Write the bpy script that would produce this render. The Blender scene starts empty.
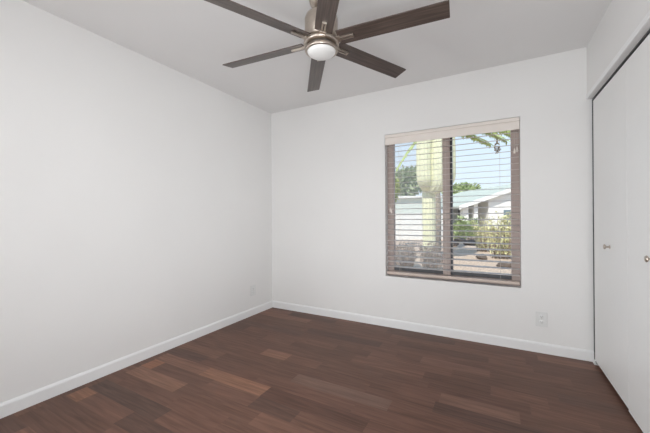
import bpy, bmesh, math, random
from mathutils import Vector, Matrix

random.seed(11)
SC = bpy.context.scene
COL = SC.collection
R_ = math.radians

# ------------------------------------------------------------------ camera
FPX = 309.89                     # focal length in pixels of a 650 px wide frame
YAW, ROLL, PITCH = R_(28.922), R_(0.3763), R_(0.078)
CAMZ = 1.1307
sn, cs = math.sin(YAW), math.cos(YAW)
F = Vector((-sn, cs, 0)); Rr = Vector((cs, sn, 0)); U = Vector((0, 0, 1))      # level axes of the view
fwd = F * math.cos(PITCH) + U * math.sin(PITCH)
up0 = U * math.cos(PITCH) - F * math.sin(PITCH)
right = Rr * math.cos(ROLL) - up0 * math.sin(ROLL)
upv = Rr * math.sin(ROLL) + up0 * math.cos(ROLL)
cd = bpy.data.cameras.new('camera'); cam = bpy.data.objects.new('camera', cd); COL.objects.link(cam)
cd.sensor_width = 36.0; cd.lens = FPX / 650.0 * 36.0; cd.clip_start = 0.02; cd.clip_end = 300
cam.matrix_world = Matrix.Translation((0, 0, CAMZ)) @ Matrix((right, upv, -fwd)).transposed().to_4x4()
SC.camera = cam

# ------------------------------------------------------------------ sky, sun, light, exposure
w = bpy.data.worlds.new('sky'); SC.world = w; w.use_nodes = True
nt = w.node_tree; nt.nodes.clear()
wo = nt.nodes.new('ShaderNodeOutputWorld'); bg = nt.nodes.new('ShaderNodeBackground')
tc = nt.nodes.new('ShaderNodeTexCoord'); sx = nt.nodes.new('ShaderNodeSeparateXYZ'); rp = nt.nodes.new('ShaderNodeValToRGB')
nt.links.new(tc.outputs['Generated'], sx.inputs[0]); nt.links.new(sx.outputs['Z'], rp.inputs[0])
rp.color_ramp.elements[0].position = 0.0; rp.color_ramp.elements[0].color = (0.80, 0.89, 0.97, 1)
rp.color_ramp.elements[1].position = 0.7; rp.color_ramp.elements[1].color = (0.30, 0.52, 0.86, 1)
e = rp.color_ramp.elements.new(0.28); e.color = (0.64, 0.79, 0.96, 1)
nt.links.new(rp.outputs[0], bg.inputs[0]); bg.inputs[1].default_value = 1.2
nt.links.new(bg.outputs[0], wo.inputs[0])

sd = bpy.data.lights.new('sun', 'SUN'); sun = bpy.data.objects.new('sun', sd); COL.objects.link(sun)
sd.energy = 5.0; sd.angle = R_(0.6); sd.color = (1.0, 0.95, 0.86)
sun.rotation_euler = Vector((0.12, 0.80, -0.95)).to_track_quat('-Z', 'Y').to_euler()

def area(name, loc, target, sxy, power, color):
    ld = bpy.data.lights.new(name, 'AREA'); lo = bpy.data.objects.new(name, ld); COL.objects.link(lo)
    ld.shape = 'RECTANGLE'; ld.size, ld.size_y = sxy; ld.energy = power; ld.color = color
    lo.location = loc
    lo.rotation_euler = (Vector(target) - Vector(loc)).to_track_quat('-Z', 'Y').to_euler()
    return lo
FILL_TINT = (0.95, 0.98, 1.0)  # cool tint of the fill lamps added behind the camera
area('bounce_fill', (-0.8, -1.4, 0.35), (-0.8, 0.8, 2.4), (1.6, 0.5), 20, FILL_TINT)  # added fill, thrown upward to brighten the room off the ceiling
area('ceiling_fill', (0.1, -0.6, 0.4), (0.1, -0.3, 2.4), (0.8, 0.6), 27, FILL_TINT)  # unseen fill added to lift the right part of the ceiling
area('floor_fill', (-1.1, -0.30, 2.40), (-1.2, 0.5, 0.0), (0.5, 0.5), 11, FILL_TINT)  # made-up fill from above for the near floor, no fixture there
area('fill_right', (0.40, -0.4, 1.0), (-2.4, 2.5, 1.1), (0.4, 1.2), 7.8, FILL_TINT).data.spread = R_(70)  # added fill that brightens the left wall
area('fill_left', (-2.2, -0.9, 1.0), (0.6, 2.4, 0.7), (0.6, 1.4), 13.0, FILL_TINT).data.spread = R_(80)  # added fill aimed at the closet side

vs = SC.view_settings
vs.view_transform = 'Standard'; vs.look = 'None'; vs.exposure = 0.0; vs.gamma = 1.0
vs.use_curve_mapping = False

# ------------------------------------------------------------------ helpers
def P(px, py, z):
    """world point at pixel (px, py) of the 650x433 frame and depth z along the view axis"""
    return Vector((0, 0, CAMZ)) + (fwd + right * ((px - 325.0) / FPX) - upv * ((py - 216.5) / FPX)) * z

def PF(px, py, h=0.0):
    """world point where the ray of a pixel meets the level h"""
    d = P(px, py, 1.0) - Vector((0, 0, CAMZ))
    return Vector((0, 0, CAMZ)) + d * ((h - CAMZ) / d.z)

def mat(name, col, rough=0.6, metal=0.0, var=0.0, scale=8.0, bump=0.0, bscale=120.0, spec=0.5):
    m = bpy.data.materials.new(name); m.use_nodes = True
    n = m.node_tree.nodes; l = m.node_tree.links; b = n['Principled BSDF']
    b.inputs['Roughness'].default_value = rough; b.inputs['Metallic'].default_value = metal
    b.inputs['Specular IOR Level'].default_value = spec
    tcn = n.new('ShaderNodeTexCoord')
    nz = n.new('ShaderNodeTexNoise'); nz.inputs['Scale'].default_value = scale; nz.inputs['Detail'].default_value = 5
    l.new(tcn.outputs['Object'], nz.inputs['Vector'])
    r = n.new('ShaderNodeValToRGB')
    r.color_ramp.elements[0].position = 0.3; r.color_ramp.elements[1].position = 0.7
    r.color_ramp.elements[0].color = (*[max(0, c * (1 - var)) for c in col], 1)
    r.color_ramp.elements[1].color = (*[min(1, c * (1 + var)) for c in col], 1)
    l.new(nz.outputs['Fac'], r.inputs[0]); l.new(r.outputs[0], b.inputs['Base Color'])
    if bump:
        n2 = n.new('ShaderNodeTexNoise'); n2.inputs['Scale'].default_value = bscale; n2.inputs['Detail'].default_value = 3
        l.new(tcn.outputs['Object'], n2.inputs['Vector'])
        bp = n.new('ShaderNodeBump'); bp.inputs['Strength'].default_value = bump; bp.inputs['Distance'].default_value = 0.004
        l.new(n2.outputs['Fac'], bp.inputs['Height']); l.new(bp.outputs[0], b.inputs['Normal'])
    return m

def obj(name, bm, m, parent=None, smooth=False, bevel=0.0):
    me = bpy.data.meshes.new(name); bm.normal_update(); bm.to_mesh(me); bm.free()
    if smooth:
        for p in me.polygons: p.use_smooth = True
    if m: me.materials.append(m)
    o = bpy.data.objects.new(name, me); COL.objects.link(o)
    if parent: o.parent = parent
    if bevel:
        bv = o.modifiers.new('bevel', 'BEVEL'); bv.width = bevel; bv.segments = 2; bv.limit_method = 'ANGLE'
    return o

def empty(name, loc=(0, 0, 0), rz=0.0):
    o = bpy.data.objects.new(name, None); COL.objects.link(o)
    o.location = loc; o.rotation_euler = (0, 0, rz); o.empty_display_size = 0.1
    return o

def tag(o, label=None, cat=None, group=None, kind=None):
    if label: o['label'] = label
    if cat: o['category'] = cat
    if group: o['group'] = group
    if kind: o['kind'] = kind
    return o

def box(bm, x0, x1, y0, y1, z0, z1, M=None):
    c = [Vector(v) for v in ((x0,y0,z0),(x1,y0,z0),(x1,y1,z0),(x0,y1,z0),(x0,y0,z1),(x1,y0,z1),(x1,y1,z1),(x0,y1,z1))]
    if M: c = [M @ v for v in c]
    v = [bm.verts.new(p) for p in c]
    for f in ((0,3,2,1),(4,5,6,7),(0,1,5,4),(1,2,6,5),(2,3,7,6),(3,0,4,7)):
        bm.faces.new([v[i] for i in f])
    return bm

def newbox(*a): return box(bmesh.new(), *a)

def lathe(prof, n=32, bm=None, M=None, cap0=True, cap1=True):
    bm = bm or bmesh.new()
    rings = []
    for r, z in prof:
        ring = []
        for i in range(n):
            p = Vector((r * math.cos(2*math.pi*i/n), r * math.sin(2*math.pi*i/n), z))
            ring.append(bm.verts.new(M @ p if M else p))
        rings.append(ring)
    for a, b in zip(rings, rings[1:]):
        for i in range(n):
            bm.faces.new((a[i], a[(i+1) % n], b[(i+1) % n], b[i]))
    if cap0: bm.faces.new(list(reversed(rings[0])))
    if cap1: bm.faces.new(rings[-1])
    bmesh.ops.recalc_face_normals(bm, faces=bm.faces)
    return bm

def tube(bm, pts, rad, n=8, ribs=0, depth=0.0, closed=True):
    """sweep of a circle (ribbed when ribs > 0) along pts; rad a number or a list"""
    pts = [Vector(p) for p in pts]
    rr = rad if isinstance(rad, (list, tuple)) else [rad] * len(pts)
    rings = []; up = None
    for i, p in enumerate(pts):
        d = (pts[min(i+1, len(pts)-1)] - pts[max(i-1, 0)]).normalized()
        if up is None:
            up = Vector((1, 0, 0)) if abs(d.x) < 0.9 else Vector((0, 1, 0))
        a = (up - d * up.dot(d)).normalized(); up = a
        b = d.cross(a)
        ring = []
        for k in range(n):
            t = 2*math.pi*k/n
            r = rr[i] * (1 + (depth * math.cos(ribs * t) if ribs else 0))
            ring.append(bm.verts.new(p + (a * math.cos(t) + b * math.sin(t)) * r))
        rings.append(ring)
    for a, b in zip(rings, rings[1:]):
        for k in range(n):
            bm.faces.new((a[k], a[(k+1) % n], b[(k+1) % n], b[k]))
    if closed:
        bm.faces.new(list(reversed(rings[0]))); bm.faces.new(rings[-1])
    return bm

def leaf(bm, p, d, nrm, L, W):
    d = d.normalized(); s = d.cross(nrm)
    s = s.normalized() if s.length > 1e-5 else Vector((1, 0, 0))
    bend = d.cross(s) * (L * 0.08)
    v = [bm.verts.new(q) for q in (p, p + d*L*0.45 + s*W*0.5 + bend, p + d*L, p + d*L*0.45 - s*W*0.5 + bend)]
    bm.faces.new(v)

def rvec():
    while True:
        v = Vector((random.uniform(-1,1), random.uniform(-1,1), random.uniform(-1,1)))
        if 0.05 < v.length < 1: return v

def foliage(bm, c, rad, n, L, W, shell=0.45):
    c = Vector(c)
    for _ in range(n):
        v = rvec(); v = v.normalized() * (shell + (1-shell) * random.random()**0.5)
        p = c + Vector((v.x*rad[0], v.y*rad[1], v.z*rad[2]))
        leaf(bm, p, (v + rvec()*0.9), rvec(), L*random.uniform(.7,1.3), W*random.uniform(.7,1.3))
    return bm

# ------------------------------------------------------------------ materials
WALL = mat('white_wall_paint', (0.80, 0.79, 0.78), 0.75, var=0.012, scale=1.5, bump=0.10, bscale=220, spec=0.25)
CEIL = mat('white_ceiling_paint', (0.80, 0.79, 0.785), 0.85, var=0.01, scale=2, bump=0.12, bscale=180, spec=0.2)
TRIM = mat('white_trim_paint', (0.83, 0.83, 0.83), 0.38, var=0.01)
DOORM = mat('white_door_paint', (0.80, 0.795, 0.785), 0.42, var=0.012, scale=3)
NICKEL = mat('brushed_nickel', (0.52, 0.455, 0.395), 0.32, 1.0, var=0.06, scale=60)
DARKGAP = mat('closet_interior_shade', (0.30, 0.29, 0.28), 0.9)  # dark tone stands for the shade inside the closed closet
TAUPE = mat('taupe_vinyl_frame', (0.45, 0.36, 0.325), 0.5, var=0.04)
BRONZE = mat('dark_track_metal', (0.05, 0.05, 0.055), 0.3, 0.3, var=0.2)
SLAT = mat('cream_blind_slat', (0.62, 0.57, 0.545), 0.5, var=0.03)
VAL = mat('cream_valance', (0.80, 0.735, 0.68), 0.5, var=0.02)
RAIL = mat('beige_bottom_rail', (0.58, 0.48, 0.42), 0.5, var=0.04)
CORD = mat('cream_cord', (0.6, 0.55, 0.5), 0.8)
PLASTIC = mat('white_plastic', (0.80, 0.80, 0.79), 0.35)
PLATE = mat('white_outlet_plate', (0.735, 0.735, 0.725), 0.4)
SLOT = mat('dark_slot', (0.12, 0.12, 0.12), 0.6)
BOWL = mat('frosted_glass_bowl', (0.78, 0.775, 0.76), 0.35)

def wood_floor():
    m = bpy.data.materials.new('walnut_plank_floor'); m.use_nodes = True
    n = m.node_tree.nodes; l = m.node_tree.links; b = n['Principled BSDF']
    at = n.new('ShaderNodeAttribute'); at.attribute_name = 'tone'
    uv = n.new('ShaderNodeUVMap'); uv.uv_map = 'UVMap'
    mp = n.new('ShaderNodeMapping'); mp.inputs['Scale'].default_value = (2.2, 34, 1)
    l.new(uv.outputs[0], mp.inputs[0])
    g = n.new('ShaderNodeTexNoise'); g.inputs['Scale'].default_value = 1.6; g.inputs['Detail'].default_value = 7; g.inputs['Distortion'].default_value = 0.7
    l.new(mp.outputs[0], g.inputs['Vector'])
    r = n.new('ShaderNodeValToRGB')
    r.color_ramp.elements[0].position = 0.30; r.color_ramp.elements[0].color = (0.70, 0.68, 0.66, 1)
    r.color_ramp.elements[1].position = 0.72; r.color_ramp.elements[1].color = (1.22, 1.2, 1.18, 1)
    l.new(g.outputs['Fac'], r.inputs[0])
    mx = n.new('ShaderNodeMix'); mx.data_type = 'RGBA'; mx.blend_type = 'MULTIPLY'; mx.inputs[0].default_value = 1
    l.new(at.outputs['Color'], mx.inputs[6]); l.new(r.outputs[0], mx.inputs[7])
    l.new(mx.outputs[2], b.inputs['Base Color'])
    b.inputs['Roughness'].default_value = 0.45; b.inputs['Specular IOR Level'].default_value = 0.25
    bp = n.new('ShaderNodeBump'); bp.inputs['Strength'].default_value = 0.08; bp.inputs['Distance'].default_value = 0.002
    l.new(g.outputs['Fac'], bp.inputs['Height']); l.new(bp.outputs[0], b.inputs['Normal'])
    return m

def wood_blade():
    m = bpy.data.materials.new('weathered_walnut_blade'); m.use_nodes = True
    n = m.node_tree.nodes; l = m.node_tree.links; b = n['Principled BSDF']
    tcn = n.new('ShaderNodeTexCoord'); mp = n.new('ShaderNodeMapping'); mp.inputs['Scale'].default_value = (3, 70, 20)
    l.new(tcn.outputs['Object'], mp.inputs[0])
    g = n.new('ShaderNodeTexNoise'); g.inputs['Scale'].default_value = 1.3; g.inputs['Detail'].default_value = 6; g.inputs['Distortion'].default_value = 0.5
    l.new(mp.outputs[0], g.inputs['Vector'])
    r = n.new('ShaderNodeValToRGB')
    r.color_ramp.elements[0].position = 0.3; r.color_ramp.elements[0].color = (0.034, 0.023, 0.019, 1)
    r.color_ramp.elements[1].position = 0.75; r.color_ramp.elements[1].color = (0.130, 0.094, 0.078, 1)
    l.new(g.outputs['Fac'], r.inputs[0]); l.new(r.outputs[0], b.inputs['Base Color'])
    b.inputs['Roughness'].default_value = 0.30; b.inputs['Specular IOR Level'].default_value = 0.6
    return m
FLOORM = wood_floor(); BLADEM = wood_blade()

def thin_glass(name, tint, refl=0.06):
    m = bpy.data.materials.new(name); m.use_nodes = True
    n = m.node_tree.nodes; l = m.node_tree.links; n.clear()
    o = n.new('ShaderNodeOutputMaterial'); t = n.new('ShaderNodeBsdfTransparent'); t.inputs[0].default_value = (*tint, 1)
    g = n.new('ShaderNodeBsdfGlossy'); g.inputs['Roughness'].default_value = 0.6
    mx = n.new('ShaderNodeMixShader'); mx.inputs[0].default_value = refl
    l.new(t.outputs[0], mx.inputs[1]); l.new(g.outputs[0], mx.inputs[2]); l.new(mx.outputs[0], o.inputs[0])
    return m
GLASS = thin_glass('clear_glass', (0.97, 0.98, 0.98), 0.02)
def screen_mat():
    m = bpy.data.materials.new('insect_mesh'); m.use_nodes = True
    n = m.node_tree.nodes; l = m.node_tree.links; n.clear()
    o = n.new('ShaderNodeOutputMaterial'); t = n.new('ShaderNodeBsdfTransparent')
    d = n.new('ShaderNodeBsdfDiffuse'); d.inputs[0].default_value = (0.80, 0.80, 0.78, 1)
    tr = n.new('ShaderNodeBsdfTranslucent'); tr.inputs[0].default_value = (0.80, 0.80, 0.78, 1)
    a = n.new('ShaderNodeMixShader'); a.inputs[0].default_value = 0.6
    l.new(d.outputs[0], a.inputs[1]); l.new(tr.outputs[0], a.inputs[2])
    mx = n.new('ShaderNodeMixShader'); mx.inputs[0].default_value = 0.23
    l.new(t.outputs[0], mx.inputs[1]); l.new(a.outputs[0], mx.inputs[2]); l.new(mx.outputs[0], o.inputs[0])
    return m
SCREEN = screen_mat()

# ------------------------------------------------------------------ room shell
XL, XR, YB, YF, H = -2.478, 0.6246, 3.0997, -2.30, 2.44
TH = 0.16
WX0, WX1, WZ0, WZ1 = -1.003, 0.182, 0.517, 1.972          # window opening
CY0, CY1, CZ = 1.00, YB, 2.030                         # closet opening
CLX = XR + 0.75                                         # closet depth

# floor: planks along X, one mesh, tone per plank
ROW = 0.117; Y0R = 1.279
def srgb(r, g, b): return tuple(((c/255+0.055)/1.055)**2.4 if c > 10 else c/255/12.92 for c in (r, g, b))
fixed = {}
def fix(px0, py0, px1, py1, tone):
    a, b = PF(px0, py0), PF(px1, py1)
    k = math.floor(((a.y + b.y)/2 - Y0R) / ROW)
    tone = tuple(0.8*1.25*c + 0.2*m for c, m in zip(tone, (0.160, 0.084, 0.060)))
    fixed.setdefault(k, []).append((min(a.x, b.x), max(a.x, b.x), tone))
fix(124, 373, 180, 388, (0.215, 0.115, 0.080))
fix(142, 365, 167, 362, (0.27, 0.125, 0.075))
fix(60, 398, 88, 397, (0.23, 0.115, 0.072))
fix(205, 371, 270, 388, (0.235, 0.120, 0.078))
fix(268, 349, 292, 355, (0.22, 0.115, 0.080))
fix(440, 398, 519, 410, (0.17, 0.095, 0.070))
fix(420, 362, 490, 372, (0.16, 0.085, 0.065))
fix(270, 392, 370, 420, (0.085, 0.043, 0.032))
fix(96, 384, 180, 405, (0.080, 0.048, 0.038))
fix(305, 383, 390, 405, (0.145, 0.088, 0.070))
bm = bmesh.new(); uvl = bm.loops.layers.uv.new('UVMap'); cl = bm.loops.layers.float_color.new('tone')
def plank(x0, x1, y0, y1, tone):
    g = 0.0
    v = [bm.verts.new((x, y, 0)) for x, y in ((x0+g, y0+g), (x1-g, y0+g), (x1-g, y1-g), (x0+g, y1-g))]
    f = bm.faces.new(v); ou, ov = random.uniform(0, 50), random.uniform(0, 50)
    for lp in f.loops:
        lp[uvl].uv = (lp.vert.co.x + ou, lp.vert.co.y + ov); lp[cl] = (*tone, 1)
def rtone():
    t = random.choices([0, 1, 2, 3], [40, 34, 17, 9])[0]
    c = [(0.142, 0.074, 0.053), (0.168, 0.086, 0.062), (0.112, 0.064, 0.050), (0.225, 0.118, 0.084)][t]
    c = tuple(0.68*q + 0.32*m for q, m in zip(c, (0.150, 0.080, 0.058))); s = random.uniform(0.90, 1.10)
    return tuple(q*s for q in c)
FX0, FX1 = XL - 0.02, CLX
k0, k1 = math.floor((YF - 0.05 - Y0R)/ROW), math.ceil((YB + 0.02 - Y0R)/ROW)
for k in range(k0, k1):
    y0, y1 = Y0R + k*ROW, Y0R + (k+1)*ROW
    x = FX0 - random.uniform(0, 0.4)
    todo = sorted(fixed.get(k, []))
    while x < FX1:
        if todo and x >= todo[0][0] - 0.12:
            a, b, t = todo.pop(0); plank(x, b, y0, y1, t); x = b; continue
        L = random.choice([0.30, 0.42, 0.55, 0.62, 0.75, 0.9]) * random.uniform(.95, 1.05)
        if todo: L = min(L, todo[0][0] - x)
        plank(x, x + L, y0, y1, rtone()); x += L
box(bm, XL-TH, CLX+TH, YF-TH, YB+TH, -0.12, -0.004)
for f in bm.faces:
    for lp in f.loops:
        if lp[cl][3] == 0: lp[cl] = (0.03, 0.018, 0.014, 1)
# trim any plank beyond the wall
for f in list(bm.faces):
    pass
tag(obj('floor', bm, FLOORM), kind='structure')

tag(obj('ceiling', newbox(XL-TH, CLX+TH, YF-TH, YB+TH+0.10, H, H+0.15), CEIL), kind='structure')
tag(obj('wall_left', newbox(XL-TH, XL, YF-TH, YB+TH, 0, H), WALL), kind='structure')
tag(obj('wall_front', newbox(XL, CLX+TH, YF-TH, YF, 0, H), WALL), kind='structure')

def holed(bm, axis, u0, u1, z0, z1, hu0, hu1, hz0, hz1, d0, d1):
    """wall slab between depths d0 and d1 with one rectangular hole; axis 'x': runs along x"""
    def q(u, d, z): return (u, d, z) if axis == 'x' else (d, u, z)
    O = [(u0,z0),(u1,z0),(u1,z1),(u0,z1)]; I = [(hu0,hz0),(hu1,hz0),(hu1,hz1),(hu0,hz1)]
    vv = {}
    for d in (d0, d1):
        for nm, L in (('O', O), ('I', I)):
            for i, (u, z) in enumerate(L): vv[(nm, i, d)] = bm.verts.new(q(u, d, z))
    for d in (d0, d1):
        for i in range(4):
            j = (i+1) % 4
            bm.faces.new((vv[('O',i,d)], vv[('O',j,d)], vv[('I',j,d)], vv[('I',i,d)]))
    for nm in 'OI':
        for i in range(4):
            j = (i+1) % 4
            bm.faces.new((vv[(nm,i,d0)], vv[(nm,j,d0)], vv[(nm,j,d1)], vv[(nm,i,d1)]))
    bmesh.ops.recalc_face_normals(bm, faces=bm.faces)
    return bm
tag(obj('wall_back', holed(bmesh.new(), 'x', XL, CLX+TH, 0, H, WX0, WX1, WZ0, WZ1, YB, YB+TH), WALL), kind='structure')
# right wall with the closet opening, closet carcass behind it
bm = newbox(XR, XR+0.11, YF, CY0, 0, H)
box(bm, XR, XR+0.11, CY0, YB, CZ, H)
tag(obj('wall_right', bm, WALL), kind='structure')
bm = newbox(CLX, CLX+TH, YF, YB, 0, H)
box(bm, XR+0.11, CLX, CY0-0.2, CY0-0.12, 0, H)
tag(obj('wall_closet', bm, DARKGAP), kind='structure')

# baseboards (with an eased top)
def baseboard(name, a, b, nrm):
    bm = bmesh.new(); a = Vector(a); b = Vector(b); nrm = Vector(nrm)
    prof = [(0, 0), (0.014, 0), (0.014, 0.068), (0.010, 0.077), (0.004, 0.082), (0, 0.082)]
    A = [bm.verts.new(a + nrm*d + Vector((0,0,z))) for d, z in prof]
    B = [bm.verts.new(b + nrm*d + Vector((0,0,z))) for d, z in prof]
    n = len(prof)
    for i in range(n): bm.faces.new((A[i], A[(i+1)%n], B[(i+1)%n], B[i]))
    bm.faces.new(A); bm.faces.new(list(reversed(B)))
    bmesh.ops.recalc_face_normals(bm, faces=bm.faces)
    return tag(obj(name, bm, TRIM), kind='structure')
baseboard('baseboard_left', (XL, YF, 0), (XL, YB, 0), (1, 0, 0))
baseboard('baseboard_back', (XL+0.014, YB, 0), (XR+0.0275, YB, 0), (0, -1, 0))
baseboard('baseboard_front', (XL+0.014, YF, 0), (XR, YF, 0), (0, 1, 0))

# closet casing: head and far jamb, a little proud of the wall; track inside, dark strip added as the door gap's shade
bm = bmesh.new()
box(bm, XR-0.007, XR, CY0-0.05, YB-0.001, CZ, CZ+0.034)
box(bm, XR-0.007, XR, CY0-0.05, CY0, 0, CZ)
tag(obj('trim_1', bm, TRIM, bevel=0.002), 'white painted casing around the closet opening', kind='structure')
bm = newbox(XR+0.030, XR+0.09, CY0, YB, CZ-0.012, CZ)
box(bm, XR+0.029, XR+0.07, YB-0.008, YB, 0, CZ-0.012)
tag(obj('trim_2', bm, BRONZE), 'dark track and gap shade strip inside the closet opening', kind='structure')

# closet doors
DX = XR + 0.0275
def closet_door(n, y0, y1, ky, label, knob=True, zb=0.045):
    root = newbox(DX, DX+0.034, y0, y1, zb, CZ-0.026)
    d = obj('door_%d' % n, root, DOORM, bevel=0.001)
    tag(d, label, kind='structure')
    if knob:
        M = Matrix.Translation((DX, ky, 0.921)) @ Matrix.Rotation(-math.pi/2, 4, 'Y')
        prof = [(0.012, 0.0), (0.013, 0.002), (0.008, 0.004), (0.0055, 0.007), (0.005, 0.018), (0.009, 0.021),
                (0.0155, 0.024), (0.0165, 0.028), (0.014, 0.032), (0.006, 0.034)]
        k = obj('door_knob', lathe(prof, 20, None, M), NICKEL, d, smooth=True)
        k['label'] = 'small round brushed nickel knob'
    return d
d1 = closet_door(1, 2.3775, 3.060, 2.686, 'flush white closet door beside the window wall', zb=0.026)
closet_door(2, 1.690, 2.3755, 2.030, 'flush white closet door cut off by the picture edge', zb=0.014)
closet_door(3, 1.008, 1.6875, 1.35, 'flush white closet door nearest the room entrance', knob=False, zb=0.014)
bm = newbox(DX-0.010, DX+0.03, 3.030, 3.080, 0.0, 0.004)
box(bm, DX-0.008, DX-0.001, 3.040, 3.070, 0.0, 0.030)
obj('pivot_bracket', bm, PLASTIC, d1, bevel=0.001)

# ------------------------------------------------------------------ window
win = tag(empty('window_1', (0, 0, 0)), 'two-pane slider window with taupe frame', kind='structure')
FY0, FY1 = YB+0.085, YB+0.145
bm = bmesh.new(); fw = 0.066
holed(bm, 'x', WX0, WX1, WZ0, WZ1, WX0+fw, WX1-fw, WZ0+0.05, WZ1-0.05, FY0, FY1)
obj('window_frame', bm, TAUPE, win, bevel=0.003)
bm = newbox(-0.4537, -0.386, FY0-0.008, FY1-0.01, WZ0+0.05, WZ1-0.05)
obj('mullion', bm, TAUPE, win, bevel=0.003)
bm = newbox(-0.3855, -0.366, FY0+0.012, FY1-0.012, WZ0+0.05, WZ1-0.05)
obj('sash_seal', bm, BRONZE, win)
bm = newbox(WX0+fw, -0.4545, FY0+0.006, FY1-0.006, WZ0+0.0505, WZ0+0.088)
box(bm, -0.3655, WX1-fw, FY0+0.006, FY1-0.006, WZ0+0.0505, WZ0+0.088)
obj('sash_track', bm, BRONZE, win, bevel=0.002)
for (x0, x1, yy) in ((WX0+fw, -0.4537, FY0+0.020), (-0.386, WX1-fw, FY0+0.036)):
    obj('window_pane', newbox(x0, x1, yy, yy+0.003, WZ0+0.05, WZ1-0.05), GLASS, win)
bm = bmesh.new()
vq = [bm.verts.new(p) for p in ((WX0+fw, FY1-0.006, WZ0+0.05), (-0.4537, FY1-0.006, WZ0+0.05), (-0.4537, FY1-0.006, WZ1-0.05), (WX0+fw, FY1-0.006, WZ1-0.05))]
bm.faces.new(vq); obj('insect_screen', bm, SCREEN, win)
obj('latch', newbox(-0.446, -0.434, FY0-0.022, FY0-0.009, 1.02, 1.10), TAUPE, win, bevel=0.002)

# blind
bl = tag(empty('window_blind', ((WX0+WX1)/2, YB+0.035, WZ0)), 'cream horizontal slat blind lowered in the window with slats open', 'window blind')
bl_o = Vector(bl.location)
def bobj(name, bm, m, smooth=False, bevel=0.0, parent=None):
    bmesh.ops.translate(bm, verts=bm.verts, vec=-bl_o)
    return obj(name, bm, m, parent or bl, smooth, bevel)
BX0, BX1 = WX0+0.008, WX1-0.008
BY = YB + 0.035
bm = newbox(BX0-0.004, BX1+0.004, YB-0.002, YB+0.010, 1.865, 1.936)
box(bm, BX0-0.004, BX1+0.004, YB-0.008, YB+0.010, 1.936, 1.967)
bobj('valance', bm, VAL, bevel=0.003)
bobj('head_rail', newbox(BX0, BX1, YB+0.012, YB+0.06, 1.91, 1.965), VAL)
bm = bmesh.new(); sl_z = []
tilt = R_(7)
for k in range(-10, 14):
    z = 1.1518 + 0.0535*k; sl_z.append(z)
    n = 5
    pts = []
    for i in range(n+1):
        t = i/n - 0.5
        pts.append((BY + 0.05*t*math.cos(tilt), z + 0.05*t*math.sin(tilt) + 0.002*(1-4*t*t)))
    for i in range(n):
        (ya, za), (yb, zb) = pts[i], pts[i+1]
        vv = [bm.verts.new(p) for p in ((BX0,ya,za),(BX1,ya,za),(BX1,yb,zb),(BX0,yb,zb),(BX0,ya,za+.0022),(BX1,ya,za+.0022),(BX1,yb,zb+.0022),(BX0,yb,zb+.0022))]
        for f in ((0,3,2,1),(4,5,6,7),(0,1,5,4),(1,2,6,5),(2,3,7,6),(3,0,4,7)): bm.faces.new([vv[j] for j in f])
bmesh.ops.remove_doubles(bm, verts=bm.verts, dist=0.0001)
bobj('slats', bm, SLAT)
bobj('bottom_rail', newbox(BX0, BX1, BY-0.026, BY+0.026, 0.540, 0.566), RAIL, bevel=0.004)
for x in (-0.86, -0.42, 0.03):
    bm = bmesh.new()
    for y in (BY-0.0255, BY+0.0255): tube(bm, [(x, y, 1.90), (x, y, 0.56)], 0.0009, 5)
    bobj('ladder_cord', bm, CORD)
def pull(x, z, label):
    bm = bmesh.new(); tube(bm, [(x, YB-0.004, 1.87), (x, YB-0.004, z+0.03)], 0.001, 5)
    c = bobj('pull_cord', bm, CORD)
    M = Matrix.Translation((x, YB-0.004, z))
    bobj('tassel', lathe([(0.006, -0.012), (0.008, -0.006), (0.007, 0.01), (0.004, 0.028), (0.002, 0.033)], 12, None, M), VAL, True, parent=c)
pull(-0.935, 1.175, ''); pull(-0.948, 1.19, ''); pull(0.158, 1.685, ''); pull(0.140, 1.672, '')

# ------------------------------------------------------------------ ceiling fan
FC = Vector((-0.8687, 1.543, H))
fan = tag(empty('ceiling_fan', FC), 'six-blade walnut and nickel fan with frosted light under the ceiling', 'ceiling fan')
BZ = CAMZ + 1.0 - H           # blade level, from the ceiling
obj('canopy', lathe([(0.022, -0.117), (0.045, -0.112), (0.062, -0.095), (0.070, -0.070), (0.072, -0.02), (0.072, 0.0)], 36), NICKEL, fan, True)
obj('downrod', lathe([(0.0125, -0.16), (0.0125, -0.11)], 16), NICKEL, fan, True)
obj('motor_housing', lathe([(0.060, -0.302), (0.090, -0.300), (0.094, -0.294), (0.094, -0.182), (0.088, -0.166), (0.070, -0.154), (0.030, -0.148), (0.018, -0.146)], 40), NICKEL, fan, True)
obj('blade_hub', lathe([(0.070, -0.334), (0.096, -0.332), (0.102, -0.326), (0.102, -0.316), (0.096, -0.310), (0.07, -0.309)], 40), NICKEL, fan, True)
obj('hub_gap', lathe([(0.078, -0.344), (0.078, -0.336)], 32), SLOT, fan, True)
obj('light_ring', lathe([(0.082, -0.366), (0.090, -0.367), (0.094, -0.362), (0.094, -0.349), (0.088, -0.345), (0.070, -0.344)], 40, cap0=False), NICKEL, fan, True)
bp = []
for i in range(11):
    t = i/10*math.pi/2
    bp.append((max(0.002, 0.081*math.sin(t)), -0.363 - 0.034*math.cos(t)))
obj('light_bowl', lathe(bp + [(0.080, -0.355)], 40), BOWL, fan, True)
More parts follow.
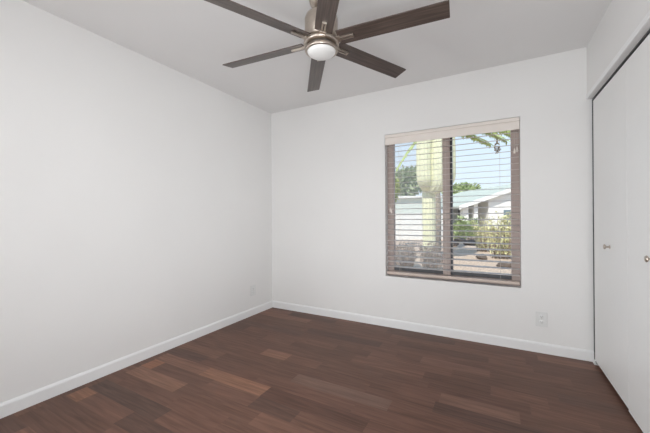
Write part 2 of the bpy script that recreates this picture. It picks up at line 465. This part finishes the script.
def blade_bm():
    bm = bmesh.new(); up, dn = [], []
    out = []
    N = 12
    for i in range(N+1):
        r = 0.105 + (0.681-0.105)*i/N; wd = 0.0478
        out.append((r, wd))
    rim = [(r, wd) for r, wd in out] + [(r+0.0, -wd) for r, wd in reversed(out)]
    tp = math.tan(R_(13.4))
    for r, y in rim:
        rr = r
        z = -y*tp
        up.append(bm.verts.new((rr, y, z+0.003))); dn.append(bm.verts.new((rr, y, z-0.003)))
    bm.faces.new(up); bm.faces.new(list(reversed(dn)))
    for i in range(len(rim)):
        j = (i+1) % len(rim); bm.faces.new((up[j], up[i], dn[i], dn[j]))
    bmesh.ops.recalc_face_normals(bm, faces=bm.faces)
    return bm
def iron_bm():
    bm = bmesh.new(); tp = math.tan(R_(13.4))
    Mt = Matrix.Rotation(-R_(13.4), 4, 'X')
    for y in (-0.0075, 0.0075):         # twin rails with a slot between them
        box(bm, 0.10, 0.190, y-0.0045, y+0.0045, -0.013, -0.0035, Mt)
    box(bm, 0.182, 0.194, -0.012, 0.012, -0.013, -0.0035, Mt)
    box(bm, 0.085, 0.116, -0.020, 0.020, -0.014, -0.0035, Mt)
    return bm
bl0 = blade_bm(); bl_me = None
for i in range(6):
    a = 60*i
    if i == 0:
        b = obj('blade', bl0, BLADEM, fan); ir = obj('blade_bracket', iron_bm(), NICKEL, b, bevel=0.0015); bproto, iproto = b, ir
        ir['label'] = 'slotted brushed nickel bracket'
    else:
        b = bproto.copy(); COL.objects.link(b); b.parent = fan
        ir = iproto.copy(); COL.objects.link(ir); ir.parent = b
    b.location = (0, 0, BZ); b.rotation_euler = (0, 0, R_(124.98 - a))

# ------------------------------------------------------------------ outlets
def outlet(loc, rz, label):
    o = tag(empty('wall_outlet', loc, rz), label, 'outlet', 'wall outlets')
    obj('cover_plate', newbox(-0.041, 0.041, -0.006, 0, -0.061, 0.061), PLATE, o, bevel=0.002)
    for z in (-0.021, 0.021):
        s = obj('socket', lathe([(0.0155, 0.0058), (0.0155, 0.0075), (0.0145, 0.0083)], 20, None, Matrix.Translation((0, 0, z)) @ Matrix.Rotation(math.pi/2, 4, 'X')), PLASTIC, o, True)
        bm = bmesh.new()
        box(bm, -0.0075, -0.0055, -0.0088, -0.0080, z-0.002, z+0.007); box(bm, 0.0055, 0.0075, -0.0088, -0.0080, z-0.002, z+0.007)
        box(bm, -0.002, 0.002, -0.0088, -0.0080, z-0.010, z-0.006)
        obj('slot', bm, SLOT, s)
    obj('screw', lathe([(0.003, 0.0058), (0.003, 0.0068)], 10, None, Matrix.Rotation(math.pi/2, 4, 'X')), NICKEL, o)
    return o
outlet((0.320, YB, 0.277), 0, 'white double outlet low on the wall right of the window')
outlet((XL, 2.745, 0.284), R_(90), 'white double outlet low on the left wall near the corner')

# ------------------------------------------------------------------ outside
GZ = -0.15
GRAVEL = mat('tan_gravel', (0.48, 0.36, 0.27), 0.95, var=0.55, scale=26, bump=0.8, bscale=25)
def ground_bm():
    bm = bmesh.new(); nx, ny = 60, 40
    g = [[None]*(ny+1) for _ in range(nx+1)]
    for i in range(nx+1):
        for j in range(ny+1):
            x = -45 + 90*i/nx; y = YB+TH + 60*(j/ny)**1.6
            g[i][j] = bm.verts.new((x, y, GZ + 0.02*math.sin(x*1.7+y) if j > 3 else GZ))
    for i in range(nx):
        for j in range(ny): bm.faces.new((g[i][j], g[i+1][j], g[i+1][j+1], g[i][j+1]))
    return bm
tag(obj('ground', ground_bm(), GRAVEL, smooth=True), 'tan gravel yard outside the window', kind='structure')

CACT = mat('pale_cactus_skin', (0.70, 0.69, 0.47), 0.6, var=0.10, scale=4)
LEAFY = mat('yellow_green_leaf', (0.38, 0.44, 0.10), 0.6, var=0.3, scale=6)
LEAFG = mat('grey_green_leaf', (0.36, 0.41, 0.25), 0.6, var=0.3, scale=3)
LEAFM = mat('mid_green_leaf', (0.38, 0.46, 0.22), 0.6, var=0.35, scale=4)
LEAFP = mat('pale_shrub_leaf', (0.62, 0.60, 0.34), 0.65, var=0.35, scale=6)
DRY = mat('dry_twig', (0.30, 0.23, 0.18), 0.8, var=0.35, scale=9)
BARK = mat('brown_bark', (0.27, 0.22, 0.17), 0.9, var=0.3, scale=10)
ROCK = mat('dark_rock', (0.10, 0.075, 0.06), 0.9, var=0.4, scale=6, bump=0.6, bscale=20)
STUCCO = mat('white_stucco', (0.80, 0.79, 0.76), 0.9, var=0.03, bump=0.2)
MINT = mat('pale_mint_stucco', (0.60, 0.66, 0.62), 0.9, var=0.03)
ROOFM = mat('pale_green_shingle', (0.44, 0.47, 0.41), 0.9, var=0.10, scale=3)
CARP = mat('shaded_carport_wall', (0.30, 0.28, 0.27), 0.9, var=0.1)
WINM = mat('dark_house_window', (0.16, 0.21, 0.24), 0.15)

def local(bm, o):
    bmesh.ops.translate(bm, verts=bm.verts, vec=-Vector(o.location)); return bm

# saguaro-like cactus
cz = 9.0
base = P(429, 216.5, cz); base.z = GZ
ct = tag(empty('cactus', base), 'tall pale green ribbed cactus with raised arms behind the left window pane', 'cactus')
def rib(name, pts, rad):
    # smooth the path with Catmull-Rom
    pts = [Vector(p) for p in pts]; q = []; qr = []
    for i in range(len(pts)-1):
        p0, p1, p2, p3 = pts[max(i-1,0)], pts[i], pts[i+1], pts[min(i+2,len(pts)-1)]
        for s in range(6):
            t = s/6
            q.append(0.5*((2*p1)+(p2-p0)*t+(2*p0-5*p1+4*p2-p3)*t*t+(3*p1-p0-3*p2+p3)*t**3)); qr.append(rad[i]+(rad[i+1]-rad[i])*t)
    q.append(pts[-1]); qr.append(rad[-1])
    return obj(name, tube(bmesh.new(), q, qr, 56, 14, 0.06), CACT, ct, True)
rib('trunk', [U*0, U*0.8, U*1.9, U*3.2, U*4.4, U*4.6, U*4.68], [0.17, 0.175, 0.18, 0.18, 0.17, 0.12, 0.02])
def arm(lat, fwd, zb, zt, r):
    o = Rr*lat + F*fwd
    rib('arm', [U*(zb-0.02)+o*0.15, U*(zb-0.03)+o*0.6, U*(zb+0.12)+o*0.96, U*(zb+0.45)+o, U*(zb+0.9)+o, U*(zt-0.15)+o, U*(zt-0.04)+o, U*zt+o], [r*.75, r*.85, r*.98, r, r, r*.9, r*.55, 0.02])
arm(-0.22, -0.30, 2.20, 3.95, 0.205)
arm(0.16, -0.42, 2.12, 3.55, 0.21)
arm(0.50, -0.05, 2.25, 4.1, 0.235)

# palm: slim trunk behind the cactus, fronds arching out of its crown
pz = 10.6
pb = P(437, 216.5, pz); pb.z = GZ
pm = tag(empty('palm_tree', pb), 'palm with slim trunk and arching green fronds rising behind the cactus', 'palm tree')
crown_z = (216.5-124)/FPX*pz + CAMZ - GZ
bm = bmesh.new(); tube(bm, [(0,0,0),(0.03,0,1.2),(0.0,0,2.6),(0,0,crown_z-0.05)], [0.13,0.11,0.10,0.11], 14)
obj('trunk', bm, BARK, pm, True)
PALML = mat('palm_frond', (0.42, 0.50, 0.18), 0.5, var=0.3, scale=5)
def frond(lat, fwd, L, rise, drop, W=0.30):
    d = (Rr*lat + F*fwd).normalized(); bm = bmesh.new(); pts = []
    N = 16
    for i in range(N+1):
        t = i/N
        pts.append(Vector((0,0,crown_z)) + d*(L*t) + U*(rise*math.sin(t*math.pi*0.75) - drop*t*t))
    tube(bm, pts, [0.022*(1-0.8*i/N) for i in range(N+1)], 6)
    side = d.cross(U)
    for i in range(2, N+1):
        for k in range(3):
            p = pts[i].lerp(pts[i-1], k/3)
            tang = (pts[i]-pts[i-1]).normalized()
            for s in (-1, 1):
                leaf(bm, p, tang*0.55 + side*s*0.75 - U*random.uniform(0.25, 0.7), U, W*(1-0.4*abs(2*i/N-1))*random.uniform(.85,1.15), 0.06)
    obj('frond', bm, PALML, pm)
for a in ((1.0,-0.10,2.75,0.10,0.62,0.42), (1.0,0.12,2.6,0.16,0.60,0.42), (1.0,-0.35,2.5,0.05,0.60,0.42), (1.0,0.3,2.3,-0.05,0.5,0.36), (-1.0,0.0,1.35,-0.20,1.35,0.34),
          (-0.9,0.6,1.7,0.8,0.7), (0.4,1,1.9,0.5,0.8), (-0.3,1,1.8,0.8,0.6), (0.75,-0.7,2.0,0.3,0.8), (0.3,0.2,1.6,1.3,0.0), (-0.2,-0.2,1.5,1.4,0.0)):
    frond(*a)
bm = bmesh.new()
q = P(497, 138, pz-0.1) - pb
tube(bm, [q+U*0.02, q-U*0.10, q-U*0.2], [0.01, 0.03, 0.03], 6)
foliage(bm, q-U*0.34, (0.06, 0.06, 0.17), 80, 0.07, 0.05)
obj('seed_cluster', bm, BARK, pm)

# trees
def tree(name, px, ytop, ybot, wpx, z, m, n, L, W, label, cat='tree', trunk=True, lobes=5, group=None, yground=None):
    b = P(px, 216.5, z); b.z = GZ
    t = tag(empty(name, b), label, cat, group)
    zt = CAMZ + (216.5-ytop)/FPX*z - GZ; zb = CAMZ + (216.5-ybot)/FPX*z - GZ; hw = wpx/2/FPX*z
    bm = bmesh.new(); zc = (zt+zb)/2; hz = (zt-zb)/2
    for k in range(lobes):
        o = Vector((random.uniform(-.5,.5)*hw, random.uniform(-.4,.4)*hw, random.uniform(-.35,.35)*hz))
        foliage(bm, Vector((0,0,zc))+o, (hw*0.62, hw*0.62, hz*0.66), n//lobes, L, W, 0.2)
    obj('foliage', bm, m, t)
    bm = bmesh.new()
    tube(bm, [(0,0,0),(0.02,0.01,max(zb,0.1)*0.6),(0,0,zc)], [hw*0.09+0.03, hw*0.07+0.02, hw*0.03+0.01], 10)
    for k in range(4):
        a = k*1.6; tube(bm, [(0,0,max(zb,0.05)*0.8), (math.cos(a)*hw*.3, math.sin(a)*hw*.3, zc), (math.cos(a)*hw*.5, math.sin(a)*hw*.5, zc+hz*.4)], [0.03+hw*.03, 0.02+hw*.02, 0.01], 6)
    obj('trunk', bm, BARK, t, True)
    return t
tree('leafy_tree', 393, 171, 200, 13, 13, LEAFY, 900, 0.16, 0.10, 'bright yellow-green tree at the left edge of the window view')
tree('leafy_tree', 410, 168, 200, 34, 34, LEAFG, 1500, 0.55, 0.32, 'grey-green tree behind the pale mint house')
tree('leafy_tree', 459, 184, 205, 34, 44, LEAFM, 1500, 0.6, 0.35, 'round green tree behind the carport roof')

# left neighbour: pale mint house, white garden wall before it
def slab_world(bm, p0, p1, depth, z0, z1):
    """upright slab from plan point p0 to p1, thick depth away from the viewer"""
    d = (p1-p0); d.z = 0; nrm = Vector((-d.y, d.x, 0)).normalized()
    if nrm.dot(F) < 0: nrm = -nrm
    c = [p0, p1, p1+nrm*depth, p0+nrm*depth]
    lo = [bm.verts.new((q.x, q.y, z0)) for q in c]; hi = [bm.verts.new((q.x, q.y, z1)) for q in c]
    bm.faces.new(lo); bm.faces.new(hi)
    for i in range(4): bm.faces.new((lo[i], lo[(i+1)%4], hi[(i+1)%4], hi[i]))
    bmesh.ops.recalc_face_normals(bm, faces=bm.faces)
    return bm
a, b = P(360, 216.5, 25), P(441, 216.5, 25)
h = empty('neighbour_house', (a.x, a.y, GZ)); tag(h, 'low pale mint house with flat roof behind the garden wall', 'house')
obj('wall', local(slab_world(bmesh.new(), a, b, 6, GZ, CAMZ+(216.5-198.5)/FPX*25), h), MINT, h)
obj('flat_roof', local(slab_world(bmesh.new(), a-F*0.3-Rr*0.3, b-F*0.3+Rr*0.3, 6.6, CAMZ+(216.5-198.4)/FPX*25, CAMZ+(216.5-196.3)/FPX*25), h), STUCCO, h)
a, b = P(350, 216.5, 17), P(446, 216.5, 17)
gw = empty('garden_wall', (a.x, a.y, GZ)); tag(gw, 'low white stucco garden wall running behind the cactus', 'garden wall')
zt = CAMZ + 2.0/FPX*17
obj('wall', local(slab_world(bmesh.new(), a, b, 0.2, GZ, zt), gw), STUCCO, gw)
obj('coping', local(slab_world(bmesh.new(), a-F*0.03, b-F*0.03, 0.26, zt, zt+0.06), gw), STUCCO, gw)

# right neighbour: white gabled house with a pale green roof and an open carport
z0 = 24.0
eL = P(457, 208.5, z0)                       # near eave corner
ap = P(533, 182.5, z0)                       # near apex
ap.x, ap.y = (P(533, 216.5, z0)).x, (P(533, 216.5, z0)).y
eR = P(609, 208.5, z0)
back = (F*1.0 - Rr*0.07).normalized()*11
hs = empty('neighbour_house', (eL.x, eL.y, GZ)); tag(hs, 'white gabled house with pale green roof and open carport', 'house')
def roof_bm():
    bm = bmesh.new(); th = Vector((0,0,0.16)); ov = -F*0.35
    for e0 in (eL, eR):
        q = [e0+ov, ap+ov, ap+back, e0+back]
        lo = [bm.verts.new(v) for v in q]; hi = [bm.verts.new(v+th) for v in q]
        bm.faces.new(lo); bm.faces.new(hi)
        for i in range(4): bm.faces.new((lo[i], lo[(i+1)%4], hi[(i+1)%4], hi[i]))
    bmesh.ops.recalc_face_normals(bm, faces=bm.faces)
    return bm
obj('roof', local(roof_bm(), hs), ROOFM, hs)
def fascia_bm():
    bm = bmesh.new(); th = Vector((0,0,0.20)); lo_ = Vector((0,0,-0.10))
    for e0 in (eL, eR):
        q = [e0-F*0.40, ap-F*0.40, ap-F*0.36, e0-F*0.36]
        lo = [bm.verts.new(v+lo_) for v in q]; hi = [bm.verts.new(v+th) for v in q]
        bm.faces.new(lo); bm.faces.new(hi)
        for i in range(4): bm.faces.new((lo[i], lo[(i+1)%4], hi[(i+1)%4], hi[i]))
    bmesh.ops.recalc_face_normals(bm, faces=bm.faces)
    return bm
obj('fascia', local(fascia_bm(), hs), STUCCO, hs)
def roofz(px):                                # underside height of the near rake at a column of the frame
    t = (px-457)/(533-457); return eL.z + (ap.z-eL.z)*t - 0.02
def gable_bm(pa, pb, z, depth):
    bm = bmesh.new(); A, B = P(pa, 216.5, z), P(pb, 216.5, z); k = z/z0
    pts = [(A, GZ), (B, GZ), (B, roofz(pb)), (A, roofz(pa))]
    fr = [bm.verts.new((p.x, p.y, h_)) for p, h_ in pts]
    bk = [bm.verts.new((p.x+F.x*depth, p.y+F.y*depth, h_)) for p, h_ in pts]
    bm.faces.new(fr); bm.faces.new(bk)
    for i in range(4): bm.faces.new((fr[i], fr[(i+1)%4], bk[(i+1)%4], bk[i]))
    bmesh.ops.recalc_face_normals(bm, faces=bm.faces)
    return bm
obj('gable_wall', local(gable_bm(488.5, 533, z0, 9), hs), STUCCO, hs)
bm = slab_world(bmesh.new(), P(459, 216.5, z0+5.0), P(492, 216.5, z0+5.0), 0.2, GZ, eL.z)
obj('carport_wall', local(bm, hs), CARP, hs)
obj('carport_pillar', local(gable_bm(463, 468.5, z0, 0.5), hs), STUCCO, hs)
obj('carport_pillar', local(gable_bm(474, 478, z0, 0.35), hs), STUCCO, hs)
bm = slab_world(bmesh.new(), P(504, 216.5, z0-0.05), P(511, 216.5, z0-0.05), 0.06, CAMZ-0.75, CAMZ+0.45)
obj('house_window', local(bm, hs), WINM, hs)

# shrubs
def shrub(name, px, ytop, ybase, wpx, leafm, n, L, W, stems, label, dry=False, seed=0):
    z = (CAMZ-GZ)*FPX/(ybase-216.5); b = P(px, 216.5, z); b.z = GZ
    t = tag(empty(name, b), label, 'shrub')
    hh = (ybase-ytop)/FPX*z; hw = wpx/2/FPX*z
    rs = random.Random(seed); bs = bmesh.new(); bf = bmesh.new()
    for k in range(stems):
        a = rs.uniform(0, 6.283); rr = hw*math.sqrt(rs.random())
        top = Vector((math.cos(a)*rr, math.sin(a)*rr*0.7, hh*rs.uniform(0.6, 1.0)*(1-0.25*(rr/hw)**2)))
        mid = Vector((top.x*0.85+rs.uniform(-.05,.05), top.y*0.85, top.z*0.5))
        pts = [Vector((top.x*0.6, top.y*0.6, 0)), mid, top]
        tube(bs, pts, [0.014, 0.010, 0.004], 5)
        for j in range(n//stems):
            t_ = rs.uniform(0.04, 1.02)**0.8; p = mid.lerp(top, (t_-0.5)*2) if t_ > .5 else pts[0].lerp(mid, t_*2)
            v = Vector((rs.uniform(-1,1), rs.uniform(-1,1), rs.uniform(-0.3,1)))
            leaf(bf, p + v*0.05, v + (top-mid).normalized()*0.5, Vector((rs.uniform(-1,1), rs.uniform(-1,1), 1)), L*rs.uniform(.6,1.3), W*rs.uniform(.6,1.3))
    obj('stems', bs, DRY, t, True); obj('foliage', bf, leafm, t)
    return t
shrub('leafy_shrub', 484, 214, 252, 22, LEAFP, 1100, 0.085, 0.035, 26, 'pale yellow-green shrub left of the taller bush before the house', seed=3)
shrub('leafy_shrub', 502, 211, 259, 32, LEAFP, 1500, 0.095, 0.04, 34, 'tallest leafy bush at the right edge of the window view', seed=5)
shrub('leafy_shrub', 459, 216, 242, 17, LEAFM, 1000, 0.20, 0.07, 20, 'green bush just right of the window mullion', seed=8)
shrub('leafy_shrub', 471, 219, 240, 16, LEAFM, 900, 0.20, 0.07, 18, 'low green bush between the mullion bush and the carport pillar', seed=9)
shrub('dry_shrub', 404, 241, 267, 26, DRY, 1000, 0.07, 0.03, 46, 'dry brown shrub left of the cactus foot', seed=13)
shrub('dry_shrub', 431, 241, 271, 25, DRY, 1000, 0.07, 0.03, 46, 'dry brown shrub in front of the cactus foot', seed=17)

# rocks
def rock(px, py, sx_, sy_, sz_, label, seed):
    p = PF(px, py, GZ); rs = random.Random(seed); bm = bmesh.new()
    bmesh.ops.create_icosphere(bm, subdivisions=3, radius=1)
    ph = [rs.uniform(0, 6) for _ in range(6)]
    for v in bm.verts:
        c = v.co; k = 1 + 0.13*math.sin(3*c.x+ph[0])*math.cos(2.5*c.y+ph[1]) + 0.10*math.sin(4*c.z+ph[2]+2*c.x)
        v.co = Vector((c.x*sx_*k, c.y*sy_*k, c.z*sz_*k + sz_*0.6))
    bmesh.ops.rotate(bm, verts=bm.verts, matrix=Matrix.Rotation(YAW, 3, 'Z'))
    o = obj('garden_rock', bm, ROCK, None, True); o.location = (p.x, p.y, GZ)
    tag(o, label, 'rock', 'dark rocks in the gravel yard')
rock(453, 246, 0.24, 0.18, 0.13, 'flat dark rock beside the window mullion', 1)
rock(460, 243, 0.30, 0.25, 0.16, 'dark rock at the foot of the mullion bush', 2)
rock(470, 245, 0.28, 0.20, 0.16, 'dark rock left of the pale yellow-green shrub', 3)
rock(482, 259, 0.16, 0.14, 0.09, 'dark rock in front of the pale yellow-green shrub', 4)
rock(505, 267, 0.18, 0.14, 0.08, 'dark rock in front of the tallest bush', 5)
rock(499, 245, 0.25, 0.2, 0.12, 'dark rock half behind the tallest bush', 6)
